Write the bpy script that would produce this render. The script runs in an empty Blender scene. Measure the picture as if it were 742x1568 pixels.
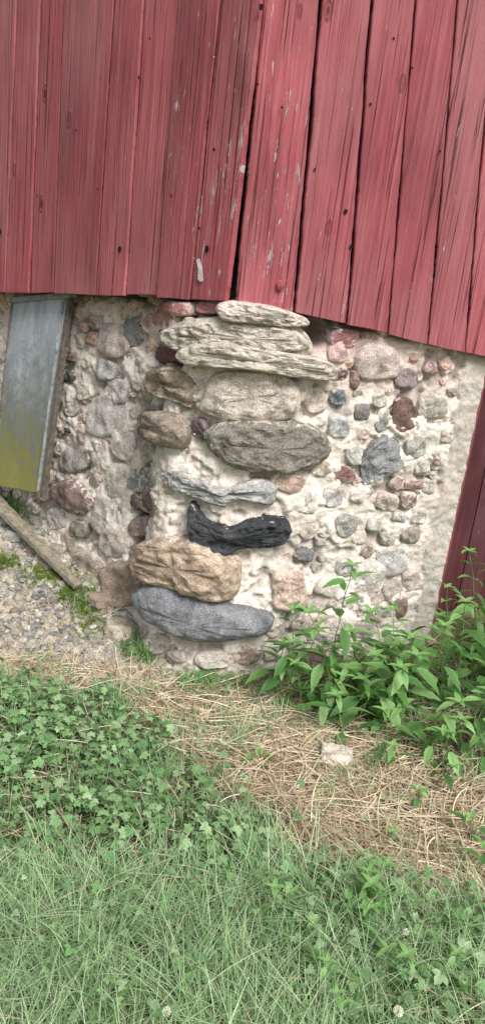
import bpy, math, random
import numpy as np
from mathutils import Vector, Matrix, noise
random.seed(7); rng=np.random.default_rng(7)
sc=bpy.context.scene
sc.view_settings.view_transform='Standard'; sc.view_settings.look='None'; sc.view_settings.exposure=0
# ---------------- camera
W,H,F=742.0,1568.0,1178.0
CZ=1.6; p=math.radians(17); r=math.radians(7)
Fv=Vector((0,math.cos(p),-math.sin(p))); R0=Vector((1,0,0)); U0=Vector((0,math.sin(p),math.cos(p)))
Rv=R0*math.cos(r)+U0*math.sin(r); Uv=U0*math.cos(r)-R0*math.sin(r)
cd=bpy.data.cameras.new("camera"); cam=bpy.data.objects.new("camera",cd); sc.collection.objects.link(cam)
M=Matrix((Rv,Uv,-Fv)).transposed().to_4x4(); M.translation=Vector((0,0,CZ)); cam.matrix_world=M
cd.sensor_fit='VERTICAL'; cd.sensor_height=36; cd.lens=36*F/H; cd.clip_end=1000; cd.clip_start=.05
sc.camera=cam
def ray(px,py): return Fv+Rv*((px-W/2)/F)+Uv*((H/2-py)/F)
# ---------------- helpers
def collink(o,parent=None):
    sc.collection.objects.link(o)
    if parent: o.parent=parent
    return o
def mesh_obj(name,verts,faces,mat,cols=None,gv=None,smooth=True,parent=None):
    me=bpy.data.meshes.new(name)
    if isinstance(faces,np.ndarray):
        verts=np.asarray(verts,dtype=np.float32); k=faces.shape[1]; nf=len(faces)
        me.vertices.add(len(verts)); me.vertices.foreach_set('co',verts.ravel())
        me.loops.add(nf*k); me.loops.foreach_set('vertex_index',faces.astype(np.int32).ravel())
        me.polygons.add(nf); me.polygons.foreach_set('loop_start',np.arange(0,nf*k,k,dtype=np.int32))
        me.polygons.foreach_set('loop_total',np.full(nf,k,dtype=np.int32))
        me.update(calc_edges=True); me.validate()
    else:
        me.from_pydata([tuple(v) for v in verts],[],faces); me.update()
    if cols is not None:
        a=me.color_attributes.new('Col','FLOAT_COLOR','POINT')
        c=np.ones((len(verts),4),dtype=np.float32); c[:,:3]=np.asarray(cols)[:,:3]
        a.data.foreach_set('color',c.ravel())
    if gv is not None:
        a=me.attributes.new('gv','FLOAT_VECTOR','POINT'); a.data.foreach_set('vector',np.asarray(gv,dtype=np.float32).ravel())
    me.polygons.foreach_set('use_smooth',[smooth]*len(me.polygons))
    me.materials.append(mat)
    o=bpy.data.objects.new(name,me); return collink(o,parent)
class N:
    def __init__(s,name):
        s.m=bpy.data.materials.new(name); s.m.use_nodes=True; s.t=s.m.node_tree; s.t.nodes.clear()
        s.out=s.t.nodes.new('ShaderNodeOutputMaterial')
    def n(s,ty,**k):
        x=s.t.nodes.new(ty)
        for a,b in k.items():
            if a.startswith('i_'): x.inputs[a[2:].replace('_',' ')].default_value=b
            else: setattr(x,a,b)
        return x
    def l(s,a,b): s.t.links.new(a,b)
    def noise(s,vec,scale,detail=4,rough=.55,dist=0):
        x=s.n('ShaderNodeTexNoise'); x.inputs['Scale'].default_value=scale; x.inputs['Detail'].default_value=min(detail,5)
        x.inputs['Roughness'].default_value=rough; x.inputs['Distortion'].default_value=dist
        s.l(vec,x.inputs['Vector']); return x.outputs['Fac']
    def ramp(s,f,stops):
        x=s.n('ShaderNodeValToRGB'); e=x.color_ramp.elements
        while len(e)<len(stops): e.new(.5)
        for i,(q,c) in enumerate(stops):
            e[i].position=q; e[i].color=(c,c,c,1) if not isinstance(c,tuple) else (*c,1)
        s.l(f,x.inputs[0]); return x.outputs[0]
    def mix(s,f,a,b,mode='MIX'):
        x=s.n('ShaderNodeMix',data_type='RGBA',blend_type=mode)
        for v,i in ((f,0),(a,6),(b,7)):
            if isinstance(v,(int,float)): x.inputs[i].default_value=v
            elif isinstance(v,tuple): x.inputs[i].default_value=(*v,1)
            else: s.l(v,x.inputs[i])
        return x.outputs[2]
    def math(s,op,a,b=0):
        x=s.n('ShaderNodeMath',operation=op)
        for i,v in enumerate((a,b)):
            if isinstance(v,(int,float)): x.inputs[i].default_value=v
            else: s.l(v,x.inputs[i])
        return x.outputs[0]
    def bsdf(s,col,rough=.85,bump=None,bs=.3,bd=.01,spec=.3,metal=0):
        b=s.n('ShaderNodeBsdfPrincipled'); b.inputs['Roughness'].default_value=rough
        b.inputs['Specular IOR Level'].default_value=spec; b.inputs['Metallic'].default_value=metal
        s.l(col,b.inputs['Base Color'])
        if bump is not None:
            u=s.n('ShaderNodeBump'); u.inputs['Strength'].default_value=bs; u.inputs['Distance'].default_value=bd
            s.l(bump,u.inputs['Height']); s.l(u.outputs[0],b.inputs['Normal'])
        s.l(b.outputs[0],s.out.inputs[0]); return b
    def attr(s,name): return s.n('ShaderNodeAttribute',attribute_name=name)
    def pos(s): return s.n('ShaderNodeNewGeometry').outputs['Position']
# ---------------- materials
def mat_mortar():
    m=N('lime_mortar'); P=m.pos(); c=m.attr('Col').outputs['Color']
    a=m.noise(P,14,8,.7); b=m.noise(P,95,6,.75); d=m.noise(P,6,4,.6,.6)
    col=m.mix(1,c,m.ramp(a,[(.3,.70),(.5,1.0),(.7,1.08)]),'MULTIPLY')
    col=m.mix(1,col,m.ramp(b,[(.34,.5),(.44,.96),(.7,1.06)]),'MULTIPLY')
    col=m.mix(m.ramp(d,[(.50,0.),(.66,.55)]),col,(.56,.45,.38))
    h=m.math('ADD',m.math('MULTIPLY',a,1.),m.math('MULTIPLY',b,.5))
    m.bsdf(col,.97,h,.9,.011,.05); return m.m
def mat_stone():
    m=N('fieldstone'); P=m.pos(); c=m.attr('Col').outputs['Color']; g=m.attr('gv').outputs['Vector']
    sx=m.n('ShaderNodeSeparateXYZ'); m.l(g,sx.inputs[0])
    a=m.noise(P,18,7,.7); b=m.noise(P,170,5,.8); d=m.noise(P,30,7,.75,.8); e=m.noise(P,400,2,.5)
    col=m.mix(1,c,m.ramp(a,[(.3,.55),(.5,1.),(.72,1.4)]),'MULTIPLY')
    col=m.mix(1,col,m.ramp(b,[(.33,.5),(.5,1.),(.68,1.6)]),'MULTIPLY')
    col=m.mix(1,col,m.ramp(e,[(.35,.65),(.5,1.),(.65,1.35)]),'MULTIPLY')
    ed=m.math('POWER',sx.outputs[0],4.); q=m.math('ADD',d,m.math('MULTIPLY',ed,.17)); q=m.math('ADD',q,m.math('MULTIPLY',sx.outputs[1],.10))
    col=m.mix(m.ramp(q,[(.63,0.),(.70,.85)]),col,(.66,.58,.50))
    h=m.math('ADD',a,m.math('MULTIPLY',b,.4)); h=m.math('ADD',h,m.math('MULTIPLY',d,.5))
    m.bsdf(col,.95,h,.9,.010,.08); return m.m
def mat_slab():
    m=N('layered_limestone'); P=m.pos(); c=m.attr('Col').outputs['Color']
    mp=m.n('ShaderNodeMapping'); mp.inputs['Scale'].default_value=(6,6,38); mp.inputs['Rotation'].default_value=(0,.12,0); m.l(P,mp.inputs[0])
    a=m.noise(mp.outputs[0],1,8,.7,.8); b=m.noise(P,20,7,.75); e=m.noise(P,120,4,.75)
    col=m.mix(1,c,m.ramp(a,[(.3,.55),(.45,.95),(.7,1.12)]),'MULTIPLY')
    col=m.mix(1,col,m.ramp(e,[(.34,.5),(.48,1.),(.7,1.12)]),'MULTIPLY')
    col=m.mix(m.ramp(b,[(.52,0.),(.66,.6)]),col,(.36,.34,.27))
    col=m.mix(m.ramp(b,[(.36,.8),(.48,0.)]),col,(.74,.64,.55))
    h=m.math('ADD',m.math('MULTIPLY',a,1.),m.math('MULTIPLY',b,.8)); h=m.math('ADD',h,m.math('MULTIPLY',e,.3))
    m.bsdf(col,.95,h,1.,.016,.05); return m.m
def mat_paint(dark=1.,name='red_barn_paint'):
    m=N(name); g=m.attr('gv').outputs['Vector']; at=m.attr('Col')
    sp=m.n('ShaderNodeSeparateColor'); m.l(at.outputs['Color'],sp.inputs[0])
    def st(sx,sy,sz=1):
        mp=m.n('ShaderNodeMapping'); mp.inputs['Scale'].default_value=(sx,sy,sz); m.l(g,mp.inputs[0]); return mp.outputs[0]
    a=m.noise(st(85,1.8),1,8,.75,.5); b=m.noise(st(150,1.3),1,5,.6,.5); d=m.noise(st(5,1.6),1,4,.6); e=m.noise(st(50,8),1,8,.75,.5)
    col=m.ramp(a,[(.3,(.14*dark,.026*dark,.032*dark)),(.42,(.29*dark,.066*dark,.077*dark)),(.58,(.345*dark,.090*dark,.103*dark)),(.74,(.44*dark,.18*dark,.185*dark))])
    col=m.mix(1,col,m.ramp(d,[(.3,.72),(.5,1.),(.7,1.2)]),'MULTIPLY')
    tint=m.n('ShaderNodeCombineColor')
    for i in range(3): m.l(sp.outputs[0],tint.inputs[i])
    col=m.mix(1,col,tint.outputs[0],'MULTIPLY')
    f=m.noise(st(3,1.1),1,3,.6); col=m.mix(m.ramp(f,[(.42,0.),(.68,.4)]),col,(.42*dark,.19*dark,.20*dark))
    ck=m.ramp(m.math('ADD',b,m.math('MULTIPLY',sp.outputs[1],.04)),[(.62,0.),(.66,.85)]); col=m.mix(ck,col,(.06,.01,.012))
    v=m.n('ShaderNodeTexVoronoi'); v.inputs['Scale'].default_value=1.; m.l(st(8,3.4),v.inputs['Vector'])
    kn=m.ramp(v.outputs['Distance'],[(.05,.95),(.075,.25),(.11,.5),(.14,0.)])
    vc=m.n('ShaderNodeSeparateColor'); m.l(v.outputs['Color'],vc.inputs[0])
    kn=m.math('MULTIPLY',kn,m.math('GREATER_THAN',vc.outputs[0],.4)); col=m.mix(kn,col,(.10,.014,.016))
    pe=m.math('ADD',e,m.math('MULTIPLY',sp.outputs[1],.12))
    pk=m.ramp(pe,[(.710,0.),(.730,.9)]); col=m.mix(pk,col,(.50,.42,.40))
    h=m.math('SUBTRACT',m.math('ADD',a,m.math('MULTIPLY',b,-.5)),m.math('ADD',m.math('MULTIPLY',ck,.8),m.math('MULTIPLY',pk,.3)))
    h=m.math('SUBTRACT',h,kn)
    m.bsdf(col,.7,h,.8,.008,.25); return m.m
def mat_leaf(name,tr=.3,rough=.5):
    m=N(name); c=m.attr('Col').outputs['Color']
    b=m.n('ShaderNodeBsdfPrincipled'); b.inputs['Roughness'].default_value=rough; b.inputs['Specular IOR Level'].default_value=.4
    m.l(c,b.inputs['Base Color'])
    t=m.n('ShaderNodeBsdfTranslucent'); m.l(m.mix(1,c,(1.2,1.3,.6),'MULTIPLY'),t.inputs[0])
    x=m.n('ShaderNodeMixShader'); x.inputs[0].default_value=tr; m.l(b.outputs[0],x.inputs[1]); m.l(t.outputs[0],x.inputs[2])
    m.l(x.outputs[0],m.out.inputs[0]); return m.m
def mat_col(name,sc1=30,rough=.9,bs=.5,bd=.01,lo=.6,hi=1.3,spec=.2):
    m=N(name); P=m.pos(); c=m.attr('Col').outputs['Color']; a=m.noise(P,sc1,7,.7); b=m.noise(P,sc1*7,4,.7)
    col=m.mix(1,c,m.ramp(a,[(.3,lo),(.7,hi)]),'MULTIPLY'); col=m.mix(1,col,m.ramp(b,[(.3,.7),(.7,1.25)]),'MULTIPLY')
    m.bsdf(col,rough,m.math('ADD',a,m.math('MULTIPLY',b,.4)),bs,bd,spec); return m.m
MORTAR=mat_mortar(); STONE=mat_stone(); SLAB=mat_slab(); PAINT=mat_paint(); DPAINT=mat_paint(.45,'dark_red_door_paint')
LEAF=mat_leaf('leaf'); GRASSM=mat_leaf('grass_blade',.25,.6); STRAWM=mat_leaf('straw',.15,.6)
GROUNDM=mat_col('soil',12,.95,.9,.02); GRAVELM=mat_col('gravel_stone',50,.9); CONC=mat_col('concrete',22,.95,.7,.008,.8,1.12)
WOODM=mat_col('weathered_wood',40,.9,.8,.006,.45,1.3)
# ---------------- terrain
def hgt(x,y):
    x=np.asarray(x,dtype=float); y=np.asarray(y,dtype=float)
    t=(y-2.95)/.06; s=np.where(t>30,t,np.log1p(np.exp(np.clip(t,-30,30))))*.06
    z=.60*s; z=.9*np.tanh(z/.9)
    z+= .012*np.sin(3.1*x+1)*np.sin(2.3*y)+.006*np.sin(9*x+2*y)+.004*np.sin(17*y-5*x)
    z-= .045/(1+np.exp(-(y-2.55)/.08))*np.exp(-((x-.1)/.45)**2)
    return z
def hz(x,y): return float(hgt(x,y))
def gpx(px,py):
    d=ray(px,py); lo,hi=.3,30.
    for i in range(50):
        t=(lo+hi)/2; q=d*t
        if CZ+q.z>hz(q.x,q.y): lo=t
        else: hi=t
    q=d*lo; return (q.x,q.y)
def inpoly(x,y,poly):
    x=np.asarray(x);y=np.asarray(y); c=np.zeros(x.shape,bool); n=len(poly)
    for i in range(n):
        x1,y1=poly[i]; x2,y2=poly[(i+1)%n]
        k=((y1>y)!=(y2>y))&(x<(x2-x1)*(y-y1)/((y2-y1)+1e-12)+x1); c^=k
    return c
def G(l): return [gpx(*q) for q in l]
# ---------------- barn
barn=bpy.data.objects.new('barn',None); collink(barn)
ctrl=[(-5.0,6.56),(-2.2,4.46),(-.95,3.52),(-.5,3.19),(-.41,3.125),(-.385,3.06),(-.355,2.975),(-.30,2.925),(-.15,2.875),(0,2.87),(.12,2.905),(.3,2.99),(.9,3.195),(2.0,3.57),(5.5,4.77)]
pts=[]
for i in range(len(ctrl)-1):
    a=np.array(ctrl[i]);b=np.array(ctrl[i+1]); n=max(2,int(np.linalg.norm(b-a)/.01))
    for k in range(n): pts.append(a+(b-a)*k/n)
pts.append(np.array(ctrl[-1])); pts=np.array(pts)
for it in range(4):
    q=pts.copy(); q[1:-1]=(pts[:-2]+pts[1:-1]*2+pts[2:])/4; pts=q
seg=np.linalg.norm(np.diff(pts,axis=0),axis=1); S=np.concatenate([[0],np.cumsum(seg)])
s_zero=S[np.argmin(abs(pts[:,0]))]; S=S-s_zero
tan=np.gradient(pts,axis=0); tan/=np.linalg.norm(tan,axis=1)[:,None]
for it in range(14):
    tan[1:-1]=(tan[:-2]+tan[1:-1]*2+tan[2:])/4
tan/=np.linalg.norm(tan,axis=1)[:,None]
nor=np.stack([tan[:,1],-tan[:,0]],1)
def cur(s,z,n=0.):
    x=np.interp(s,S,pts[:,0]); y=np.interp(s,S,pts[:,1]); nx=np.interp(s,S,nor[:,0]); ny=np.interp(s,S,nor[:,1])
    return (x+nx*n,y+ny*n,z)
def upx(px,py):
    d=ray(px,py); k=d.x/d.y; g=pts[:,0]-k*pts[:,1]
    i=np.where((g[:-1]<=0)&(g[1:]>0))[0]; i=i[0] if len(i) else len(g)-2
    t=-g[i]/(g[i+1]-g[i]); s=S[i]+t*(S[i+1]-S[i]); y=pts[i,1]+t*(pts[i+1,1]-pts[i,1])
    return (float(s),float(CZ+d.z/d.y*y))
def proj(P):
    v=Vector(P)-Vector((0,0,CZ)); dd=v.dot(Fv); return (W/2+F*v.dot(Rv)/dd, H/2-F*v.dot(Uv)/dd)
def upxn(px,py,n):
    ax,ay=px,py
    for _ in range(6):
        s,z=upx(ax,ay); q=proj(cur(s,z,n)); ax+=(px-q[0])*.9; ay+=(py-q[1])*.9
    return upx(ax,ay)
eT=upx(738,585); eB=upx(664,935)
def s_end(z):
    return eB[0]+(z-eB[1])*(eT[0]-eB[0])/(eT[1]-eB[1])
jT=upx(706,572); jB=upx(630,965)
def s_jamb(z): return jB[0]+(z-jB[1])*(jT[0]-jB[0])/(jT[1]-jB[1])
crack=[upx(275,545),upx(240,640),upx(228,700),upx(216,760),upx(208,850),upx(200,935)]
cz=np.array([c[1] for c in crack])[::-1]; cs=np.array([c[0] for c in crack])[::-1]
hole=upx(486,512)
fr=noise.fractal
def mortar_n(s,z,P):
    v=Vector(P)
    n=.016*fr(v*5,1,2,3)+.011*fr(v*15+Vector((3,1,7)),.8,2,4)
    k=noise.noise(v*8+Vector((9,9,9)))+.3*noise.noise(v*30)
    if k>.14: n-=min(.018,(k-.14)*.22)
    n+=.0055*fr(v*50,.7,2,3)
    if .2<z<1.45:
        d=s-np.interp(z,cz,cs)+.018*noise.noise(v*22); n-=.10*math.exp(-(d/.023)**2)
    d2=((s-hole[0])/.055)**2+((z-hole[1])/.045)**2; n-=.13*math.exp(-d2*d2)
    if z>1.42: n-=.05*min(1,(z-1.42)/.07)
    return n
def grid(sl,zl,name,send,jamb=True):
    V=[];C=[]
    for z in zl:
        e=send(z) if send else None
        for t in sl:
            s=t if e is None else (sl[0]+(t-sl[0])*(e-sl[0])/(sl[-1]-sl[0]))
            P0=cur(s,z,0); n=mortar_n(s,z,P0)
            col=np.array([.82,.745,.67])
            v=Vector(P0)
            jm= jamb and s>s_jamb(z)+.03*noise.noise(v*12)
            if jm:
                n=.008+.007*fr(v*26,.7,2,4); col=np.array([.53,.485,.43])*(1+.2*noise.noise(v*8))
            else:
                q=.5+.5*noise.noise(v*4+Vector((4,0,0)))
                pk=max(0,min(1,(z-1.14)/.28))*(.3+.6*q)
                col=col*(1-pk)+np.array([.68,.45,.42])*pk
                q2=max(0,noise.noise(v*7+Vector((0,7,0))))*.7; col=col*(1-q2)+np.array([.55,.47,.40])*q2
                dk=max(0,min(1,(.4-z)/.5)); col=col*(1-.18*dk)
                col=col*(1-max(0,min(.7,-n*18)))  # low spots, crack and hole darkened: cavity shade painted in, along with dirt
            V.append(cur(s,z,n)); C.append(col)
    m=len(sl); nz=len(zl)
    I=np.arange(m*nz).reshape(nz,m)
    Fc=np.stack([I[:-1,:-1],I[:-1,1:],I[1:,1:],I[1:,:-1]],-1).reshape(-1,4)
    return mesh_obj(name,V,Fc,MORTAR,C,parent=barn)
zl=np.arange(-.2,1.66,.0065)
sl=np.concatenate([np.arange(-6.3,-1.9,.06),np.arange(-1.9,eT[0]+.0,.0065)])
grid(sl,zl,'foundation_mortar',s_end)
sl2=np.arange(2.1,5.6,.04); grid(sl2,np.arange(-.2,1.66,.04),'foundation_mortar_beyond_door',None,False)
V=[];C=[]
for z in zl[::6]:
    for n in (.006,-.05,-.12,-.2):
        V.append(cur(s_end(z),z,n+.0)); C.append((.5,.44,.38))
I=np.arange(len(V)).reshape(-1,4); Fc=np.stack([I[:-1,:-1],I[:-1,1:],I[1:,1:],I[1:,:-1]],-1).reshape(-1,4)
mesh_obj('concrete_jamb_return',V,Fc,CONC,C,parent=barn)
# ---- stones
SV=[];SF=[];SC=[];SG=[]; LV=[];LF=[];LC=[];LG=[]; placed=[]
def catmull(P,n=40):
    P=np.array(P); m=len(P); out=[]
    # even arc-length resample for elongated stones
    ev=[]
    for u in np.linspace(0,m,m*24,endpoint=False):
        i=int(u); t=u-i
        a,b,c,d=P[(i-1)%m],P[i%m],P[(i+1)%m],P[(i+2)%m]
        cm=.5*((2*b)+(-a+c)*t+(2*a-5*b+4*c-d)*t*t+(-a+3*b-3*c+d)*t**3)
        ev.append(cm*.7+(b+(c-b)*t)*.3)
    ev=np.array(ev); e2=np.vstack([ev,ev[:1]]); L=np.concatenate([[0],np.cumsum(np.linalg.norm(np.diff(e2,axis=0),axis=1))])
    q=np.linspace(0,L[-1],n,endpoint=False)
    return np.stack([np.interp(q,L,e2[:,0]),np.interp(q,L,e2[:,1])],1)
def stone(out,h,col,VV=None,n0=-.001,pw=3.0,rough=.42,facet=0,coln=.16,smear=None,jam=.07,prof=.5,mic=.005,spine=False):
    SVl,SFl,SCl,SGl=(SV,SF,SC,SG) if VV is None else VV
    out=np.array(out); c=out.mean(0); Nn=len(out); base=len(SVl)
    rad=np.sqrt(np.mean(np.sum((out-c)**2,1)))
    # each outline point shrinks towards a point on the stone's long spine, so detail stays even (no radial pinch)
    d=out-c; cov=d.T@d; w_,vv=np.linalg.eigh(cov); ax=vv[:,1]; pr=d@ax; ratio=1-math.sqrt(max(w_[0],1e-9)/w_[1])
    if Nn>=60:
        # running centreline through the outline (handles curved stones)
        nb=13; edges=np.linspace(pr.min(),pr.max(),nb); perp=np.array([-ax[1],ax[0]]); pp=d@perp; mid=[]
        for e in edges:
            k=np.exp(-((pr-e)/((pr.max()-pr.min())/10))**2); up=pp[(k>.2)]; mid.append((up.max()+up.min())/2 if len(up) else 0)
        t0=pr*ratio*.93; tgt=c+np.outer(t0,ax)+np.outer(np.interp(t0,edges,mid),perp)
        rs=[1.05]+list(np.sqrt(np.linspace(1,0.0,26))[:-1]*1.0)
    else:
        tgt=np.tile(c,(Nn,1)); rs=[1.06,1.0,.96,.90,.82,.72,.60,.46,.32,.16]
    if smear is None: smear=random.uniform(-.8,.9)
    sd=Vector((random.random()*50,random.random()*50,random.random()*50))
    pl=[(random.uniform(-1,1),random.uniform(-1,1),random.uniform(.4,.75)) for _ in range(facet)]
    def put(pt,rr):
        n=n0+h*(max(0,1-min(rr,1)**pw))**prof
        if rr>1: n=n0-.04
        if rr<=1:
            for a,b,k in pl:
                e=(a*(pt[0]-c[0])+b*(pt[1]-c[1]))/rad; n=min(n,n0+h*(k*1.25-.6*e))
            v=Vector((pt[0],pt[1],0)); env=min(1,(1.04-rr)*5+.25)
            n+=h*rough*fr(Vector((pt[0]/rad,pt[1]/rad,0))*1.5+sd,1,2,4)*env
            n+=mic*1.5*fr(v*28+sd,.9,2,3)*env+mic*.6*fr(v*80+sd,.7,2,3)
        SVl.append(cur(pt[0],pt[1],n))
        f=1+coln*fr(Vector((pt[0]/rad,pt[1]/rad,0))*1.7+sd*2,1,2,3)
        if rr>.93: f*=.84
        SCl.append([col[0]*f,col[1]*f,col[2]*f]); SGl.append((min(rr,1),smear,0))
    jv=[1+jam*fr(Vector((out[k][0]*9,out[k][1]*9,0))+sd,.7,2,4)*min(1,.12/rad) for k in range(Nn)] if Nn>=60 else [1+jam*fr(Vector((math.cos(6.283*k/Nn)*2.2,math.sin(6.283*k/Nn)*2.2,0))+sd,.7,2,4) for k in range(Nn)]
    for rr in rs:
        for k in range(Nn):
            q=1+(jv[k]-1)*min(1,rr*rr)
            put(tgt[k]+(out[k]-tgt[k])*rr*q,rr)
    put(tgt.mean(0),0)
    for i in range(len(rs)-1):
        for k in range(Nn):
            a=base+i*Nn+k; b=base+i*Nn+(k+1)%Nn; SFl.append((a,b,b+Nn,a+Nn))
    l=base+(len(rs)-1)*Nn; ce=base+len(rs)*Nn
    for k in range(Nn): SFl.append((l+k,l+(k+1)%Nn,ce))
    placed.append((c[0],c[1],rad*1.0,out))
def polyp(P,h,col,n=72,**k): stone(catmull([upxn(q[0],q[1],h*.4) for q in P],n),h,col,**k)
def desat(c,f=.3,g=1.03):
    l=sum(c)/3; return tuple((x*(1-f)+l*f)*g for x in c)
def ell(px,py,w,hh,col,ang=0,bul=None,**k):
    a=math.radians(ang); P=[]; m=8; ph=random.random()*.7; w*=1.06; hh*=1.06
    for i in range(m):
        t=6.2832*i/m+ph; q=random.uniform(.84,1.12)
        ex=2/2.8
        X=math.copysign(abs(math.cos(t))**ex,math.cos(t))*w/2*q; Y=math.copysign(abs(math.sin(t))**ex,math.sin(t))*hh/2*q
        P.append(upx(px+X*math.cos(a)-Y*math.sin(a),py+X*math.sin(a)+Y*math.cos(a)))
    if bul is None: bul=.010+.00034*min(w,hh)
    stone(catmull(P,28),bul,desat(col),mic=.004,**k)
pink=(.46,.27,.24); maroon=(.22,.13,.12); grey=(.32,.31,.29); lg=(.48,.44,.39); tan_=(.46,.37,.29); mauve=(.26,.21,.21); dk=(.15,.13,.13)
L=[(203,510,28,46,(.25,.22,.23)),(140,518,17,20,(.42,.2,.13)),(176,522,46,52,(.54,.42,.37)),(162,566,30,35,(.40,.38,.35)),(108,577,16,17,dk),(108,549,12,12,maroon),(165,635,60,66,(.49,.45,.40)),
(106,620,28,36,lg),(127,668,20,26,(.48,.34,.30)),(115,705,40,38,(.34,.30,.26)),(150,688,26,45,(.50,.45,.39)),(88,795,28,34,(.42,.39,.35)),(122,810,25,28,(.25,.22,.17)),
(158,788,34,62,(.47,.42,.36)),(105,842,32,54,(.42,.33,.25)),(135,880,50,74,(.37,.28,.21)),(105,660,14,12,dk),(183,600,26,40,lg),(122,464,22,14,pink),(150,492,25,22,(.5,.33,.3)),(92,690,14,20,lg),(215,560,18,30,(.54,.46,.40)),
(95,730,20,18,lg),(92,505,14,24,(.55,.42,.38)),(178,460,26,14,(.5,.3,.28)),(180,735,34,50,(.57,.50,.43)),(190,680,36,52,(.57,.49,.42)),(172,830,40,44,(.49,.41,.34)),(88,870,26,34,(.36,.3,.24)),(135,760,20,22,(.4,.35,.3)),(130,600,22,26,(.53,.45,.39)),
(252,511,24,14,maroon),(305,655,25,30,(.18,.12,.13)),(215,735,32,36,(.22,.22,.22)),(229,765,26,36,(.2,.12,.11)),(213,806,30,30,(.36,.25,.21)),(207,768,15,26,dk),
(248,490,36,26,(.50,.20,.19)),(268,472,50,22,(.46,.14,.14)),(318,472,42,18,(.50,.17,.17)),(262,541,46,30,(.22,.08,.09)),
(445,741,44,28,(.50,.31,.23)),(480,616,34,40,(.48,.38,.31)),(517,608,23,25,(.18,.2,.22)),(573,556,66,58,(.54,.42,.37)),(528,517,46,30,(.40,.16,.16)),(516,543,32,24,(.50,.32,.29)),
(543,582,15,30,(.32,.18,.17)),(520,573,26,18,(.22,.12,.12)),(622,579,38,31,(.27,.20,.20)),(617,634,38,52,(.20,.11,.09)),(662,622,42,40,(.36,.32,.27)),(659,563,18,20,(.38,.2,.19)),(552,629,27,31,mauve),
(582,643,20,36,(.27,.28,.25)),(518,652,30,38,(.42,.43,.42)),(553,664,22,20,(.48,.34,.29)),(580,614,26,24,(.48,.42,.36)),(635,684,32,36,(.40,.38,.32)),(681,668,22,24,tan_),(527,726,32,24,(.26,.13,.11)),
(542,697,22,28,(.43,.44,.41)),(632,743,32,13,(.36,.22,.18)),(626,766,25,26,(.32,.19,.17)),(592,768,32,26,(.38,.30,.24)),(610,791,20,18,lg),(508,762,30,32,(.44,.40,.36)),(465,768,40,38,(.57,.51,.44)),
(530,803,34,36,(.37,.34,.30)),(572,803,24,20,lg),(593,824,22,22,(.42,.36,.31)),(628,820,30,24,(.30,.25,.20)),(497,808,20,28,lg),(466,850,28,20,(.18,.18,.18)),(489,830,18,15,(.35,.32,.3)),(598,862,52,42,(.44,.41,.38)),
(565,882,48,44,(.57,.51,.45)),(628,888,34,34,(.50,.39,.33)),(600,905,30,36,(.45,.36,.30)),(565,912,44,28,(.48,.36,.30)),(612,930,24,34,(.24,.15,.12)),(585,936,32,26,(.38,.35,.32)),
(490,980,38,32,(.45,.38,.35)),(488,1022,48,56,(.20,.11,.11)),(455,985,28,26,(.46,.40,.35)),(524,958,38,30,(.54,.46,.40)),(556,963,32,26,(.37,.32,.29)),(645,715,22,24,(.52,.46,.40)),(655,700,14,14,lg),
(690,600,14,16,(.3,.22,.21)),(640,650,14,16,(.5,.42,.36)),(668,700,14,24,(.4,.27,.24)),(530,868,34,24,(.57,.51,.45)),(500,900,36,26,(.59,.51,.44)),(540,925,30,22,(.54,.44,.38)),(432,810,24,20,(.48,.44,.39)),
(240,985,40,30,(.45,.41,.35)),(330,1010,60,26,(.54,.48,.41)),(420,1000,34,28,(.54,.46,.40)),(270,1005,30,20,(.40,.35,.30)),(470,700,22,20,(.54,.46,.40)),(480,660,20,18,(.48,.42,.36)),(640,790,24,26,(.52,.46,.40)),(545,760,24,22,(.53,.47,.41)),(655,745,18,22,(.52,.45,.39)),(575,735,22,18,(.46,.40,.35)),(450,715,26,14,(.58,.50,.43))]
for t in L: ell(*t[:4],t[4],facet=random.choice([0,2,3]))
ell(115,760,68,42,(.22,.14,.12),ang=38,bul=.045)
ell(186,893,66,66,(.35,.25,.18),bul=.06,facet=2,smear=-.5)
polyp([(228,572),(240,560),(262,562),(290,580),(298,608),(286,626),(255,612),(230,600)],.065,(.34,.275,.215),facet=3,smear=-.4)
polyp([(211,640),(222,629),(250,630),(280,642),(290,660),(284,686),(270,688),(235,682),(214,668)],.07,(.28,.23,.185),smear=-.8)
polyp([(310,598),(328,572),(380,565),(430,571),(460,598),(456,632),(420,646),(360,646),(308,630)],.034,(.52,.455,.395),n=90,pw=5,smear=.4,n0=.004)
polyp([(310,662),(340,646),(400,643),(470,648),(500,666),(511,690),(492,710),(440,728),(390,724),(340,710),(317,687)],.065,(.225,.205,.175),n=110,pw=3.4,rough=.26,smear=-.1,facet=1,n0=.004,mic=.006)
polyp([(256,714),(280,722),(310,735),(340,748),(370,740),(400,734),(425,746),(416,774),(370,764),(340,776),(290,762),(258,744)],.034,(.36,.36,.345),n=110,facet=0,smear=.1,n0=.006,rough=.5,mic=.008)
polyp([(290,772),(300,780),(315,798),(350,808),(385,795),(440,795),(444,820),(424,838),(370,842),(330,854),(296,840),(288,805)],.062,(.060,.063,.069),n=110,pw=3,rough=.38,facet=2,smear=-1.1,jam=.05,n0=.008,mic=.009)
polyp([(208,845),(232,824),(290,822),(340,846),(371,862),(370,902),(342,924),(290,915),(235,897),(210,872)],.085,(.43,.33,.25),n=110,pw=3.6,rough=.34,facet=2,smear=-.1,n0=.004,mic=.007)
polyp([(209,910),(230,893),(290,910),(350,926),(400,936),(423,945),(409,968),(360,981),(300,984),(255,970),(216,942)],.085,(.215,.22,.23),n=110,pw=3,rough=.15,facet=0,smear=-1.4,n0=.004,mic=.004)
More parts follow.
